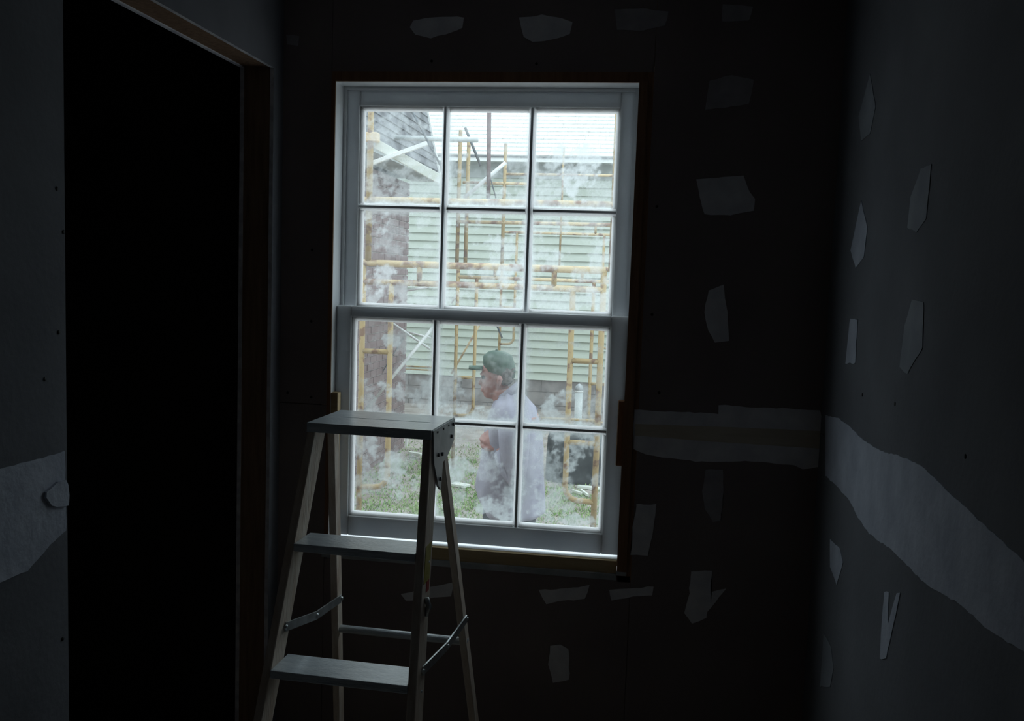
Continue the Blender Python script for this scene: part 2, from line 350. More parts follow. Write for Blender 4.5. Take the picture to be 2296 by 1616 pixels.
DUST = [  # px, py, rx, ry, strength : smears seen on the panes
 (880,275,60,30,.5),(850,330,30,60,.3),(940,350,45,50,.35),(905,400,60,30,.45),(835,420,25,35,.5),(960,420,30,30,.5),(900,440,90,20,.45),
 (1030,430,40,30,.5),(1015,370,18,40,.5),(1160,340,30,60,.45),(1100,447,90,18,.6),(1100,300,80,40,.15),(1060,390,40,20,.2),
 (1300,375,42,52,1.0),(1262,350,35,25,.7),(1235,425,30,26,.65),(1275,400,70,20,.5),(1350,430,40,30,.5),(1370,300,20,60,.5),(1260,455,110,16,.55),(1220,300,20,60,.3),
 (850,490,34,26,.65),(890,520,30,40,.3),(845,620,34,26,.75),(900,650,40,22,.5),(830,665,26,26,.6),(955,495,40,20,.45),(930,680,70,12,.5),(960,600,30,60,.3),
 (1125,560,36,26,.65),(1158,620,44,34,.85),(1090,610,30,20,.5),(1040,500,30,20,.4),(1080,665,50,26,.55),(1020,670,24,30,.5),(1155,690,40,14,.6),
 (1225,500,50,18,.55),(1330,500,40,20,.4),(1230,580,36,22,.6),(1330,612,36,18,.6),(1345,570,20,40,.6),(1250,680,90,18,.55),(1215,660,34,30,.45),(1345,680,30,34,.7),(1290,660,30,16,.4),
 (872,768,14,14,.85),(900,775,22,24,.5),(878,862,14,10,.8),(888,872,14,14,.6),(830,890,18,30,.45),(860,740,30,14,.2),(955,890,34,40,.5),(905,830,22,34,.35),(960,770,12,50,.3),
 (1000,800,16,80,.45),(1045,928,70,20,.9),(1010,900,26,40,.5),(1120,930,80,16,.7),(1140,800,30,30,.2),(1075,860,20,30,.25),(1130,850,40,30,.2),(1180,780,14,80,.3),
 (1262,880,16,10,.95),(1248,895,20,16,.85),(1232,922,18,22,.8),(1290,940,60,14,.55),(1300,905,14,34,.55),(1335,920,22,36,.45),(1345,860,16,50,.35),(1220,760,30,20,.3),(1285,770,14,14,.6),
 (870,1035,40,20,.75),(882,1062,32,36,.85),(815,1010,16,50,.6),(845,1090,40,18,.35),(820,1060,14,60,.4),(900,1040,40,30,.4),
 (1040,1058,30,26,.85),(1035,985,40,40,.35),(1100,1030,20,20,.5),(1090,1060,30,20,.4),(1110,1140,50,18,.75),(1130,1110,24,24,.4),(1000,1130,20,40,.4),
 (1225,965,70,18,.9),(1310,965,50,16,.7),(1300,1010,18,26,.7),(1275,1030,18,18,.8),(1225,1050,20,40,.5),(1245,1080,22,24,.5),(1250,1120,44,30,.6),(1215,1130,24,30,.5),(1250,1165,80,12,.7),(1190,1000,26,60,.35),(1350,1060,14,90,.5),(1185,1080,26,90,.2)]
def fbm(x, z, k, seed):
    v = 0; a = .5
    for q in range(4):
        v += a * noise.noise(Vector((x * k + seed, seed * 1.7, z * k))); k *= 2.1; a *= .55
    return v
def pane(x0, x1, z0, z1, Y, parent, seed, base):
    nx, nz_ = 72, 88
    dust = []
    k = F / (Y + 3.0)
    blobs = [(onY(px, py, Y), rx / k, ry / k, s) for px, py, rx, ry, s in DUST]
    blobs = [(c.x, c.z, rx, ry, s) for c, rx, ry, s in blobs if x0 - .1 < c.x < x1 + .1 and z0 - .1 < c.z < z1 + .1]
    vs = []; fs = []
    for j in range(nz_ + 1):
        for i in range(nx + 1):
            x = x0 + (x1 - x0) * i / nx; z = z0 + (z1 - z0) * j / nz_
            vs.append((x, Y, z))
            e1 = fbm(x, z, 14, 3); e2 = fbm(x, z, 16, 9); e3 = fbm(x, z, 60, seed); e4 = fbm(x, z, 26, 5)
            wx = x + e1 * .07; wz = z + e2 * .06
            d = 0
            for cx, cz, rx, ry, s in blobs:
                q = ((wx - cx) / rx) ** 2 + ((wz - cz) / ry) ** 2
                if q < 4:
                    f = (1 - q / 4) ** 1.2 + e4 * 1.1 + e3 * .5
                    f = min(1, max(0, (f - .42) / .55)); d = max(d, s * .78 * f * f * (3 - 2 * f))
            ed = min(x - x0, x1 - x, z - z0, z1 - z)
            rim = .50 * max(0, 1 - ed / (.009 + .02 * max(0, e1 + .25))) + .12 * max(0, 1 - ed / .03)
            wisp = max(0, e4 - .10) * .45 + max(0, e3 - .25) * .45
            dust.append(max(0, min(.97, 1 - (1 - d * .92) * (1 - base) * (1 - min(.8, rim)) * (1 - wisp))))  # base is an even dust film doubling as flare haze
    for j in range(nz_):
        for i in range(nx):
            a = j * (nx + 1) + i; fs.append((a, a + 1, a + nx + 2, a + nx + 1))
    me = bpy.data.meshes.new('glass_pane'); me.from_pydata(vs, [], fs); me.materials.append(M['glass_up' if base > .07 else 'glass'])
    at_ = me.attributes.new('dust', 'FLOAT', 'POINT'); at_.data.foreach_set('value', dust)
    o = bpy.data.objects.new('glass_pane', me); col.objects.link(o); o.parent = parent; o.matrix_parent_inverse = Matrix.Translation(-parent.location)
    return o
def sash(name, x0, x1, z0, z1, gx0, gx1, gz0, gz1, vx, hz, y0, y1, seed, base):
    yc = (y0 + y1) / 2
    s = empty(name, ((x0 + x1) / 2, yc, z0)); s.parent = win; s.matrix_parent_inverse = Matrix.Translation(-win.location)
    bv = .0025
    B('stile', x0, gx0, y0, y1, z0, z1, M['white'], s, bv); B('stile', gx1, x1, y0, y1, z0, z1, M['white'], s, bv)
    B('rail', gx0, gx1, y0, y1, gz1, z1, M['white'], s, bv); B('rail', gx0, gx1, y0, y1, z0, gz0, M['white'], s, bv)
    mw = .0125; yg = y1 - .009
    def munt(horizontal, a0, a1, c):
        bm = bmesh.new()   # moulded bar: narrow nose towards the room, wide shoulder at the glass
        prof = [(-.0040, y0 + .003), (.0040, y0 + .003), (.0062, y0 + .012), (mw, yg - .003), (mw, yg + .001), (mw * .7, y1 - .002), (-mw * .7, y1 - .002), (-mw, yg + .001), (-mw, yg - .003), (-.0062, y0 + .012)]
        f = (lambda u, v, a: (a, v, c + u)) if horizontal else (lambda u, v, a: (c + u, v, a))
        loft(bm, [[f(u, v, a0) for u, v in prof], [f(u, v, a1) for u, v in prof]]); fixn(bm)
        o = mesh_obj('muntin', bm, M['beadwhite'], s); o.data.materials.append(M['jambwhite'])
        for p in o.data.polygons:
            if p.normal.y < -.9 or (p.center.y < y0 + .009 and abs(p.normal.y) < .99): p.material_index = 1  # nose kept without the subsurface glow so it stays dark
    for c in vx: munt(False, gz0, gz1, c)
    xs = [gx0] + list(vx) + [gx1]; zs = [gz0, hz, gz1]
    for i in range(3): munt(True, xs[i] + (mw if i else 0), xs[i + 1] - (mw if i < 2 else 0), hz)
    for i in range(3):
        for j in range(2):
            xa = xs[i] + (mw * .95 if i else 0); xb = xs[i + 1] - (mw * .95 if i < 2 else 0); za = zs[j] + (mw * .95 if j else 0); zb = zs[j + 1] - (mw * .95 if j < 1 else 0)
            # glazing bead, a thin sloping frame round the pane
            bm = bmesh.new(); bw = .0135
            L0, R0, B0, T0 = (i == 0), (i == 2), (j == 0), (j == 1)
            sides = []
            A = [(xa, za), (xb, za), (xb, zb), (xa, zb)]
            I = [(xa + bw * L0, za + bw * B0), (xb - bw * R0, za + bw * B0), (xb - bw * R0, zb - bw * T0), (xa + bw * L0, zb - bw * T0)]
            for q, on in enumerate((B0, R0, T0, L0)):
                if on: sides.append((A[q], A[(q + 1) % 4], I[(q + 1) % 4], I[q]))
            for (p0, p1, q0, q1) in sides + list(()) if True else (((xa, za), (xb, za), (xb - bw, za + bw), (xa + bw, za + bw)), ((xb, za), (xb, zb), (xb - bw, zb - bw), (xb - bw, za + bw)), ((xb, zb), (xa, zb), (xa + bw, zb - bw), (xb - bw, zb - bw)), ((xa, zb), (xa, za), (xa + bw, za + bw), (xa + bw, zb - bw))):
                hexa(bm, [(p0[0], y0 + .004, p0[1]), (p1[0], y0 + .004, p1[1]), (p1[0], yg + .001, p1[1]), (p0[0], yg + .001, p0[1])],
                         [(q1[0], yg - .004, q1[1]), (q0[0], yg - .004, q0[1]), (q0[0], yg + .001, q0[1]), (q1[0], yg + .001, q1[1])])
            fixn(bm); mesh_obj('glazing_bead', bm, M['beadwhite'], s)
            pane(xa, xb, za, zb, yg, s, seed + i * 2 + j, base)
ym = (UY0 + UY1) / 2
G = lambda px, py: onY(px, py, ym)
sash('upper_sash', WX0 + .002, WX1 - .002, onY(1080, 712, UY0).z, WZ1 - .003,
     (G(812, 260).x + G(801, 670).x) / 2, (G(1390, 260).x + G(1374, 690).x) / 2, onY(1080, 706, UY0).z + .012, onY(1100, 240, UY0).z,
     ((G(999, 243).x + G(991, 688).x) / 2, (G(1194, 243).x + G(1181, 690).x) / 2), G(1090, 470).z, UY0, UY1, 1, .09)
ym2 = (LY0 + LY1) / 2
G2 = lambda px, py: onY(px, py, ym2)
lz1 = onY(1080, 697, LY0).z
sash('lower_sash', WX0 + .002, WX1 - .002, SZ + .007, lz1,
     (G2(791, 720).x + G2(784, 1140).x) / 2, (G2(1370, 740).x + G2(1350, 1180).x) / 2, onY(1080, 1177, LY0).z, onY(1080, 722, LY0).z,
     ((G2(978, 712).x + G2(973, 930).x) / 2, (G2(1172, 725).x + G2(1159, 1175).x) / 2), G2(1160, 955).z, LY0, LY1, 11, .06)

# ------------------------------------------------------------------ step ladder
ZT = 1.262; S = .29
tFL, tFR, tBL, tBR = onZ(688, 947, ZT), onZ(967, 965, ZT), onZ(735, 914, ZT), onZ(1011, 937, ZT)
s1 = ZT - S; s2 = ZT - 2 * S
aFL, aFR = onZ(660, 1227, s1), onZ(934, 1262, s1)
bFL = onZ(604, 1512, s2)
lad = empty('step_ladder', ((tFL.x + tBR.x) / 2, (tFL.y + tBR.y) / 2, 0))
tag(lad, 'wooden step ladder standing open in front of the window', 'ladder')
fr = (tFR - tFL).normalized(); bk = (tBL - tFL); bk = (bk - bk.dot(fr) * fr).normalized()
depth = ((tBL - tFL).dot(bk) + (tBR - tFR).dot(bk)) / 2
wd = (tFR - tFL).length
def L(u, v, z):            # ladder axes: u across from front-left corner, v to the rear, z height
    p = tFL + fr * u + bk * v; return Vector((p.x, p.y, z))
def uv(p): return (p - tFL).dot(fr), (p - tFL).dot(bk)
def lbox(name, u0, u1, v0, v1, z0, z1, mm, bev=.002):
    bm = bmesh.new(); fs = hexa(bm, [L(u0, v0, z0), L(u1, v0, z0), L(u1, v1, z0), L(u0, v1, z0)], [L(u0, v0, z1), L(u1, v0, z1), L(u1, v1, z1), L(u0, v1, z1)])
    if bev: bmesh.ops.bevel(bm, geom=list({e for f in fs for e in f.edges}), offset=bev, segments=2, affect='EDGES', profile=.5)
    fixn(bm); return mesh_obj(name, bm, M[mm], lad)
tt = .024
slot = depth * .50
bm = bmesh.new()   # one board with a long slot sawn through it
for u0, u1_, v0, v1_ in ((0, wd, 0, slot - .003), (0, wd, slot + .003, depth), (0, .045, slot - .003, slot + .003), (wd - .035, wd, slot - .003, slot + .003)):
    hexa(bm, [L(u0, v0, ZT - tt), L(u1_, v0, ZT - tt), L(u1_, v1_, ZT - tt), L(u0, v1_, ZT - tt)], [L(u0, v0, ZT), L(u1_, v0, ZT), L(u1_, v1_, ZT), L(u0, v1_, ZT)])
fixn(bm); mesh_obj('top_board', bm, M['laddertread'], lad)
lbox('top_batten', .03, wd - .03, slot - .02, slot + .02, ZT - tt - .012, ZT - tt, 'ladderwood')
u1l, v1 = uv(aFL); u1r, v1b = uv(aFR); u2l, v2 = uv(bFL)
print('LADDER', wd, depth, u1l, v1, u1r, v1b, u2l, v2, tFL)
kv = (v1 + v2 / 2) / 2                    # forward run per step
RW, RD = .021, .078
dL = ((u1l - RW - .002) + (u2l - RW - .002) / 2) / 2                  # sideways drift of the left rail per step
dR = (u1r + RW - wd + .002)                    # drift of the right rail
kv = max(-.09, min(-.045, kv))
dL -= .010; dR -= .0225
# rail thickness, depth
def railpt(side, n, inner=False):         # n steps below the top
    u = (.002 + dL * n) if side == 0 else (wd - .002 + dR * n)
    return u, .008 + kv * n
for side in (0, 1):
    bm = bmesh.new(); ends = []
    for n, z in ((tt / S, ZT - tt), (ZT / S, 0.0)):
        u, v = railpt(side, n); s_ = 1 if side == 0 else -1
        q = [L(u, v, z), L(u + s_ * RW, v, z), L(u + s_ * RW, v + RD, z), L(u, v + RD, z)]
        ends.append(q)
    fs = hexa(bm, ends[0], ends[1]); bmesh.ops.bevel(bm, geom=list({e for f in fs for e in f.edges}), offset=.002, segments=1, affect='EDGES'); fixn(bm)
    mesh_obj('rail', bm, M['ladderwood'], lad)
for n in (1, 2, 3):
    z = ZT - n * S; ul, v = railpt(0, n); ur, _ = railpt(1, n)
    lbox('step', ul + (RW if n else 0), ur - RW, v - .006, v + RD + .022, z - .020, z, 'laddertread', .002)
    T('tie_rod', [L(ul - .004, v + RD * .5, z - .030), L(ur + .004, v + RD * .5, z - .030)], .003, M['steel'], lad, 6)
# rear legs : splay to the back
v_rt = depth - .045; v_rb = v_rt + .27
def rearpt(side, z):
    f = (ZT - z) / ZT
    pxs = [(743, 975), (749, 1380)] if side == 0 else [(1000, 985), (1034, 1276)]
    return v_rt + (v_rb - v_rt) * f
def rear_u(px, py):
    # where that sight line meets the sloping rear plane of the ladder
    p0 = L(0, v_rt, ZT); p1 = L(0, v_rb, 0); n = fr.cross(p1 - p0).normalized()
    return onP(px, py, p0, n)
rl = []
for side, (A, C) in enumerate((((761, 980), (768, 1390)), ((1002, 1004), (1034, 1276)))):
    pa, pc = rear_u(*A), rear_u(*C)
    d = (pc - pa); top = pa + d * ((ZT - tt - pa.z) / d.z); bot = pa + d * ((0 - pa.z) / d.z)
    rl.append((top, bot))
    w_ = -.020 * fr
    bkv = bk * .040
    bm = bmesh.new()
    fs = hexa(bm, [top, top + w_, top + w_ - bkv, top - bkv], [bot, bot + w_, bot + w_ - bkv, bot - bkv])
    bmesh.ops.bevel(bm, geom=list({e for f in fs for e in f.edges}), offset=.002, segments=1, affect='EDGES'); fixn(bm)
    mesh_obj('rear_leg', bm, M['ladderwood'], lad)
def on_rear(side, z):
    a, b = rl[side]; return a + (b - a) * ((a.z - z) / (a.z - b.z))
c0 = rear_u(757, 1402); zb = c0.z
T('cross_dowel', [on_rear(0, zb) - fr * .02 - bk * .02, on_rear(1, zb) - bk * .02], .0115, M['laddertread'], lad, 10)
T('cross_dowel', [on_rear(0, .2) - fr * .02 - bk * .02, on_rear(1, .2) - bk * .02], .0115, M['laddertread'], lad, 10)
# folding metal spreaders
for side, zf in ((0, .765), (1, .700)):
    n = (ZT - zf) / S; u, v = railpt(side, n); s_ = -1 if side == 0 else 1
    a = L(u + (RW + .003 if side == 0 else .003), v + RD * .5, zf); b = on_rear(side, .675 if side else .700)
    b = b + (fr * .004 if side else fr * .004) - bk * .02
    md = a.lerp(b, .52) + Vector((0, 0, -.012))
    bm = bmesh.new(); bar(bm, a, md, .004, .022); bar(bm, md, b, .004, .022); fixn(bm)
    sp = mesh_obj('spreader', bm, M['steel'], lad)
    for q, nm in ((a, 'rivet'), (md, 'rivet'), (b, 'rivet')):
        T(nm, [q - fr * .004, q + fr * .005], .006, M['steel'], sp, 8)
# hinge plate on the outer side under the top board
e_out = L(wd + .001, 0, 0)
def side_pt(v, z, du=0.0035): p = L(wd + du + dR * (ZT - z) / S * .9, v, z); return p
bm = bmesh.new()
poly = [(.010, ZT - .003), (depth - .004, ZT - .003), (depth - .018, ZT - .060), (.150, ZT - .090), (.100, ZT - .098), (.074, ZT - .165), (.050, ZT - .150), (.012, ZT - .085)]
va = [bm.verts.new(side_pt(v, z, -.003)) for v, z in poly]; vb = [bm.verts.new(side_pt(v, z, .003)) for v, z in poly]
bm.faces.new(va[::-1]); bm.faces.new(vb)
for i in range(len(poly)): bm.faces.new((va[i], va[(i + 1) % len(poly)], vb[(i + 1) % len(poly)], vb[i]))
bmesh.ops.triangulate(bm, faces=bm.faces); fixn(bm)
hp = mesh_obj('hinge_plate', bm, M['hinge'], lad)
for v, z in ((.05, ZT - .07), (.09, ZT - .075), (.19, ZT - .045), (.066, ZT - .135), (depth - .03, ZT - .015)):
    p = side_pt(v, z, .003); T('bolt', [p - fr * .002, p + fr * .004], .005, M['darkrod'], hp, 8)
for v in (.05, .11, .165): # saw kerfs and nail marks along the side of the top board
    p = L(wd + .0005, v, ZT - tt * .5); T('nail', [p - fr * .001, p + fr * .005], .003, M['darkrod'], lad, 6)
# stickers and metal clip on the outer face of the right rail
def railside(vf, z, du):
    n = (ZT - z) / S; u, v = railpt(1, n); return L(u + du, v + RD * vf, z)
def sticker(nm, z1, z0, f0, f1, mm, th=.001):
    bm = bmesh.new()
    hexa(bm, [railside(f0, z0, 0), railside(f1, z0, 0), railside(f1, z0, th), railside(f0, z0, th)], [railside(f0, z1, 0), railside(f1, z1, 0), railside(f1, z1, th), railside(f0, z1, th)])
    fixn(bm); o = mesh_obj(nm, bm, M[mm], lad); return o
sticker('yellow_label', .985, .900, .15, .80, 'stickyellow')['label'] = 'worn yellow sticker'
sticker('red_label', .905, .875, .50, .80, 'stickred')['label'] = 'worn red sticker'
p = railside(.5, .845, .003); T('metal_clip', [p + Vector((0, 0, .02)), p + fr * .006, p - Vector((0, 0, .025))], [.006, .008, .005], M['steel'], lad, 8)

# ------------------------------------------------------------------ ground
bm = bmesh.new(); N = 70
gx0, gx1, gy0, gy1 = -14, 12, .15, 26
vv = [[None] * (N + 1) for _ in range(N + 1)]
def gz(x, y):
    return GROUND + .05 * noise.noise(Vector((x * .6, y * .6, 2))) + .02 * noise.noise(Vector((x * 2.3, y * 2.3, 7)))
for j in range(N + 1):
    for i in range(N + 1):
        x = gx0 + (gx1 - gx0) * i / N; y = gy0 + (gy1 - gy0) * j / N
        vv[j][i] = bm.verts.new((x, y, gz(x, y)))
for j in range(N):
    for i in range(N): bm.faces.new((vv[j][i], vv[j][i + 1], vv[j + 1][i + 1], vv[j + 1][i]))
tag(mesh_obj('ground', bm, M['ground'], None, True), kind='structure')
# grass: short blades in ragged patches
vs = []; fs = []
rg = random.Random(3)
patches = [onZ(px, py, GROUND) for px, py in ((905,1030),(940,1045),(965,1060),(840,1075),(870,1110),(850,1130),(920,1140),(960,1120),(1050,1030),(1030,1045),(1070,1020),(1010,1115),(1040,1120),(1060,1135),(1085,1090),(1250,1115),(1275,1120),(1300,1110),(1240,1150),(1290,1150),(1220,1155),(890,1000),(1020,1075),(1310,1140),(820,1140),(990,1150),(1060,1155),(1170,1150),(900,1150),(1110,1120))]
cnt = 0
while cnt < 15000:
    if cnt % 4: c = rg.choice(patches); x = c.x + rg.gauss(0, .30); y = c.y + rg.gauss(0, .42)
    else: x = rg.uniform(-4, 3.5); y = rg.uniform(2.0, 9.5)
    if cnt % 4 == 0 and noise.noise(Vector((x * 1.3, y * 1.3, 11))) < .08: cnt += 1; continue
    cnt += 1
    if x < -2.75 or y < .4: continue
    z = gz(x, y); h = rg.uniform(.012, .036); a = rg.uniform(0, 6.28); w2 = rg.uniform(.004, .009); lx, ly = rg.gauss(0, .02), rg.gauss(0, .02)
    k = len(vs); vs += [(x - math.cos(a) * w2, y - math.sin(a) * w2, z - .003), (x + math.cos(a) * w2, y + math.sin(a) * w2, z - .003), (x + lx, y + ly, z + h)]; fs.append((k, k + 1, k + 2))
me = bpy.data.meshes.new('grass'); me.from_pydata(vs, [], fs); me.materials.append(M['grass'])
gr = bpy.data.objects.new('grass', me); col.objects.link(gr); tag(gr, 'patchy short green grass on the bare soil outside the window', 'grass', kind='stuff')

# ------------------------------------------------------------------ green clapboard house
HY = 10.6
hz0 = onY(1180, 850, HY).z; hz1 = onY(1150, 404, HY).z; eave = onY(1150, 350, HY - .3).z
HX0, HX1 = -6.5, 4.5
hs = empty('clapboard_house', (-1, HY, GROUND)); tag(hs, 'sage green clapboard house with pale shingle roof behind the scaffolding', 'house')
B('wall_core', HX0, HX1, HY + .02, HY + .4, GROUND - .1, eave + .1, M['frieze'], hs)
ex = .1166; z = hz0; i = 0
while z < hz1 + .001:
    bm = bmesh.new(); z1 = z + ex + .01; dx = rg.uniform(-.002, .002)
    pr = [(HY - .022, z), (HY + .018, z), (HY + .018, z1), (HY + .012, z1)]
    loft(bm, [[(HX0, a, b) for a, b in pr], [(HX1, a, b) for a, b in pr]]); fixn(bm)
    mesh_obj('clapboard', bm, M['clap'], hs); z += ex
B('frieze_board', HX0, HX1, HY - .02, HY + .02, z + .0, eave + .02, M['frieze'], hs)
# block foundation
rowh = .2; zz = GROUND - .12; r = 0
B('foundation_mortar', HX0, HX1, HY + .012, HY + .03, GROUND - .1, hz0, M['mortar_dark'], hs)
bme = None
while zz < hz0 - .01:
    zt = min(zz + rowh - .010, hz0 - .004); x = -3.9 - (.2 if r % 2 else 0)
    while x < 1.2:
        bm = bmesh.new(); box(bm, x, x + .39, HY + .0 + rg.uniform(0, .004), HY + .03, zz, zt, 0); fixn(bm)
        mesh_obj('concrete_block', bm, M['block'], hs); x += .40
    zz += rowh; r += 1
# roof
pitch = math.radians(35); ry0 = HY - .32
rf = bmesh.new(); nC = 34
for c in range(nC):
    s0 = c * .125; y0 = ry0 + s0 * math.cos(pitch); z0 = eave + s0 * math.sin(pitch)
    s1_ = s0 + .145; y1 = ry0 + s1_ * math.cos(pitch); z1 = eave + s1_ * math.sin(pitch)
    nx_, nz2 = -math.sin(pitch) * .022, math.cos(pitch) * .022
    x = HX0 - .3 - rg.uniform(0, .3)
    while x < HX1 + .3:
        xe = x + .30; j = rg.uniform(-.006, .006)
        hexa(rf, [(x + .003, y0 + j, z0), (xe, y0 + j, z0), (xe, y0 + nx_ + j, z0 + nz2), (x + .003, y0 + nx_ + j, z0 + nz2)], [(x + .003, y1, z1), (xe, y1, z1), (xe, y1 + nx_ * .1, z1 + nz2 * .1), (x + .003, y1 + nx_ * .1, z1 + nz2 * .1)])
        x = xe
fixn(rf); o = mesh_obj('roof_shingles', rf, M['shingle'], hs); o['kind'] = 'stuff'
bm = bmesh.new(); sR = nC * .125 + .1; yR = ry0 + sR * math.cos(pitch); zR = eave + sR * math.sin(pitch)
hexa(bm, [(HX0 - .3, ry0, eave - .02), (HX1 + .3, ry0, eave - .02), (HX1 + .3, ry0, eave - .002), (HX0 - .3, ry0, eave - .002)], [(HX0 - .3, yR, zR - .02), (HX1 + .3, yR, zR - .02), (HX1 + .3, yR, zR - .002), (HX0 - .3, yR, zR - .002)]); fixn(bm)
mesh_obj('roof_deck', bm, M['darkrod'], hs)
B('fascia', HX0 - .3, HX1 + .3, ry0 + .015, ry0 + .035, eave - .075, eave - .012, M['whiteboard'], hs)
B('soffit', HX0 - .3, HX1 + .3, ry0 + .035, HY, eave - .07, eave - .055, M['frieze'], hs)

# ------------------------------------------------------------------ brick wing
c1 = onZ(907, 996, GROUND); BX = (c1.x + onZ(860, 1030, GROUND).x) / 2
BY1 = CAM.y + (BX - CAM.x) / (onY(910, 800, 8).x - CAM.x) * (8 - CAM.y)
BY0 = 4.6
print('BRICK', BX, BY1, c1)
bh = empty('brick_wing', (BX, BY1, GROUND)); tag(bh, 'pinkish brown brick wing with a steep dark roof and white rake board', 'house')
BZ1 = onY(965, 412, BY1).z
B('wall_core', BX - 2.2, BX - .012, BY0, BY1 - .012, GROUND - .1, BZ1, M['mortar'], bh)
course = .0725; ln = .21; r = 0; z = GROUND - .03
bstuff = bmesh.new(); n_ind = 0
base_mesh = {}
for key in ('brick', 'brick2'):
    bm = bmesh.new(); box(bm, -.02, 0, 0, ln - .012, 0, course - .012, .0015); fixn(bm); me = bpy.data.meshes.new('brick'); bm.to_mesh(me); bm.free(); me.materials.append(M[key]); base_mesh[key] = me
while z < BZ1 - .02:
    y = BY1 - ln + .012 - (ln / 2 if r % 2 else 0)
    if r % 2: box(bstuff, BX - .02, BX, BY1 - ln / 2 + .012, BY1, z, z + course - .012)
    while y > BY0 - .1:
        if y > 6.3 and n_ind < 298:
            n_ind += 1
            o = bpy.data.objects.new('brick', base_mesh['brick' if rg.random() < .7 else 'brick2']); col.objects.link(o)
            o.location = (BX + rg.uniform(-.002, .003), y, z); o.parent = bh; o.matrix_parent_inverse = Matrix.Translation(-bh.location)
        else: box(bstuff, BX - .02, BX + rg.uniform(-.002, .003), y, y + ln - .012, z, z + course - .012)
        y -= ln
    z += course; r += 1
# the end face that looks towards the green house
z = GROUND - .03; r = 0
while z < BZ1 - .02:
    x = BX - .02 - ln + .012 - (ln / 2 if r % 2 else 0)
    while x > BX - 2.1: box(bstuff, x, x + ln - .012, BY1 - .02, BY1, z, z + course - .012); x -= ln
    z += course; r += 1
fixn(bstuff); o = mesh_obj('brickwork', bstuff, M['brick'], bh); o['kind'] = 'stuff'
# steep roof
e0 = onY(984, 402, BY1 + .15); e1 = onY(953, 240, BY1 + .15); dd = (e1 - e0); dd.y = 0; top = e0 + dd * 1.5
bm = bmesh.new(); nk = 14
for k in range(nk):
    a = e0 + dd * (1.5 * k / nk); b = e0 + dd * (1.5 * (k + 1.15) / nk); nrm = Vector((dd.z, 0, -dd.x)).normalized() * .014
    hexa(bm, [(a.x, BY0 - .2, a.z), (a.x, BY1 + .15, a.z), (a.x + nrm.x, BY1 + .15, a.z + nrm.z), (a.x + nrm.x, BY0 - .2, a.z + nrm.z)],
             [(b.x, BY0 - .2, b.z), (b.x, BY1 + .15, b.z), (b.x + .001, BY1 + .15, b.z), (b.x + .001, BY0 - .2, b.z)])
fixn(bm); mesh_obj('roof_shingles', bm, M['roofdark'], bh)['kind'] = 'stuff'
bm = bmesh.new(); hexa(bm, [(BX - 2.2, BY0 - .2, e0.z), (e0.x - .01, BY0 - .2, e0.z), (e0.x - .01, BY1 + .13, e0.z), (BX - 2.2, BY1 + .13, e0.z)], [(BX - 2.2, BY0 - .2, top.z), (top.x - .01, BY0 - .2, top.z), (top.x - .01, BY1 + .13, top.z), (BX - 2.2, BY1 + .13, top.z)]); fixn(bm)
mesh_obj('roof_core', bm, M['darkrod'], bh)
bm = bmesh.new(); bar(bm, e0 + Vector((0, .02, 0)), top + Vector((0, .02, 0)), .03, .055, (1, 0, 0)); fixn(bm); mesh_obj('rake_board', bm, M['whiteboard'], bh)
B('eave_soffit', BX - .01, e0.x, BY0 - .2, BY1 + .13, e0.z - .03, e0.z, M['frieze'], bh)

# ------------------------------------------------------------------ scaffolding
def frame(label, X0, Y, zt, dirx=1, W=1.52, gnd=None, r=.0195, inset=.188, mm='yellow', top='cream', zc=1.49, rungs=(.58, 1.11), pos2=True):
    gnd = GROUND if gnd is None else gnd
    f = empty('scaffolding', (X0 + W / 2, Y, gnd)); tag(f, label, 'scaffolding', None)
    T('top_beam', [(X0 - .01, Y, zt), (X0 + W + .01, Y, zt)], r * 1.15, M[top], f, 12)
    T('top_beam', [(X0, Y, zt - .122), (X0 + W, Y, zt - .122)], r, M[top], f, 12)
    for s in (.24, .80): T('strut', [(X0 + W * s, Y, zt - .122), (X0 + W * s, Y, zt)], r * .9, M[mm], f)
    for s in (0, 1):
        xo = X0 if s == 0 else X0 + W; d = 1 if s == 0 else -1; xi = xo + d * inset
        T('outer_leg', [(xo, Y, gnd + .02), (xo, Y, zt)], r, M[mm], f, 12)
        bm = bmesh.new(); box(bm, xo - .06, xo + .06, Y - .06, Y + .06, gnd - .03, gnd + .02); fixn(bm); mesh_obj('base_plate', bm, M['steel'], f)
        zb_ = zt - zc; R = .085
        pts = [(xi, Y, zt - .122), (xi, Y, zb_ + R)] + [(xi - d * R * (1 - math.cos(a)), Y, zb_ + R - R * math.sin(a)) for a in (.4, .8, 1.2, 1.57)] + [(xo, Y, zb_ - .004)]
        T('inner_leg', pts, r * .95, M[mm], f, 12)
        for q in rungs: T('rung', [(xo, Y, zt - q), (xi, Y, zt - q)], r * .9, M[mm], f)
    return f
FY = 2.98
xa = onY(811, 800, FY).x; xb_ = onY(1345, 830, FY).x; W1 = xb_ - xa
print('FRAME', xa, W1)
SA = frame('nearest walk-through scaffold, its yellow legs spanning the whole window', xa, FY, onY(1090, 598, FY).z, W=W1, inset=W1 * .122)
FB = 6.05; xB = onY(1022, 800, FB).x
SB = frame('middle yellow scaffold standing between the nearest and the thinnest ones', xB, FB, onY(1200, 598, FB).z, top='cream', r=.0175)
FC = 9.3; xC = onY(1121, 730, FC).x
SC = frame('thinnest yellow scaffold, closest to the green clapboards', xC, FC, onY(1240, 502, FC).z, top='cream', r=.0175, zc=1.6)
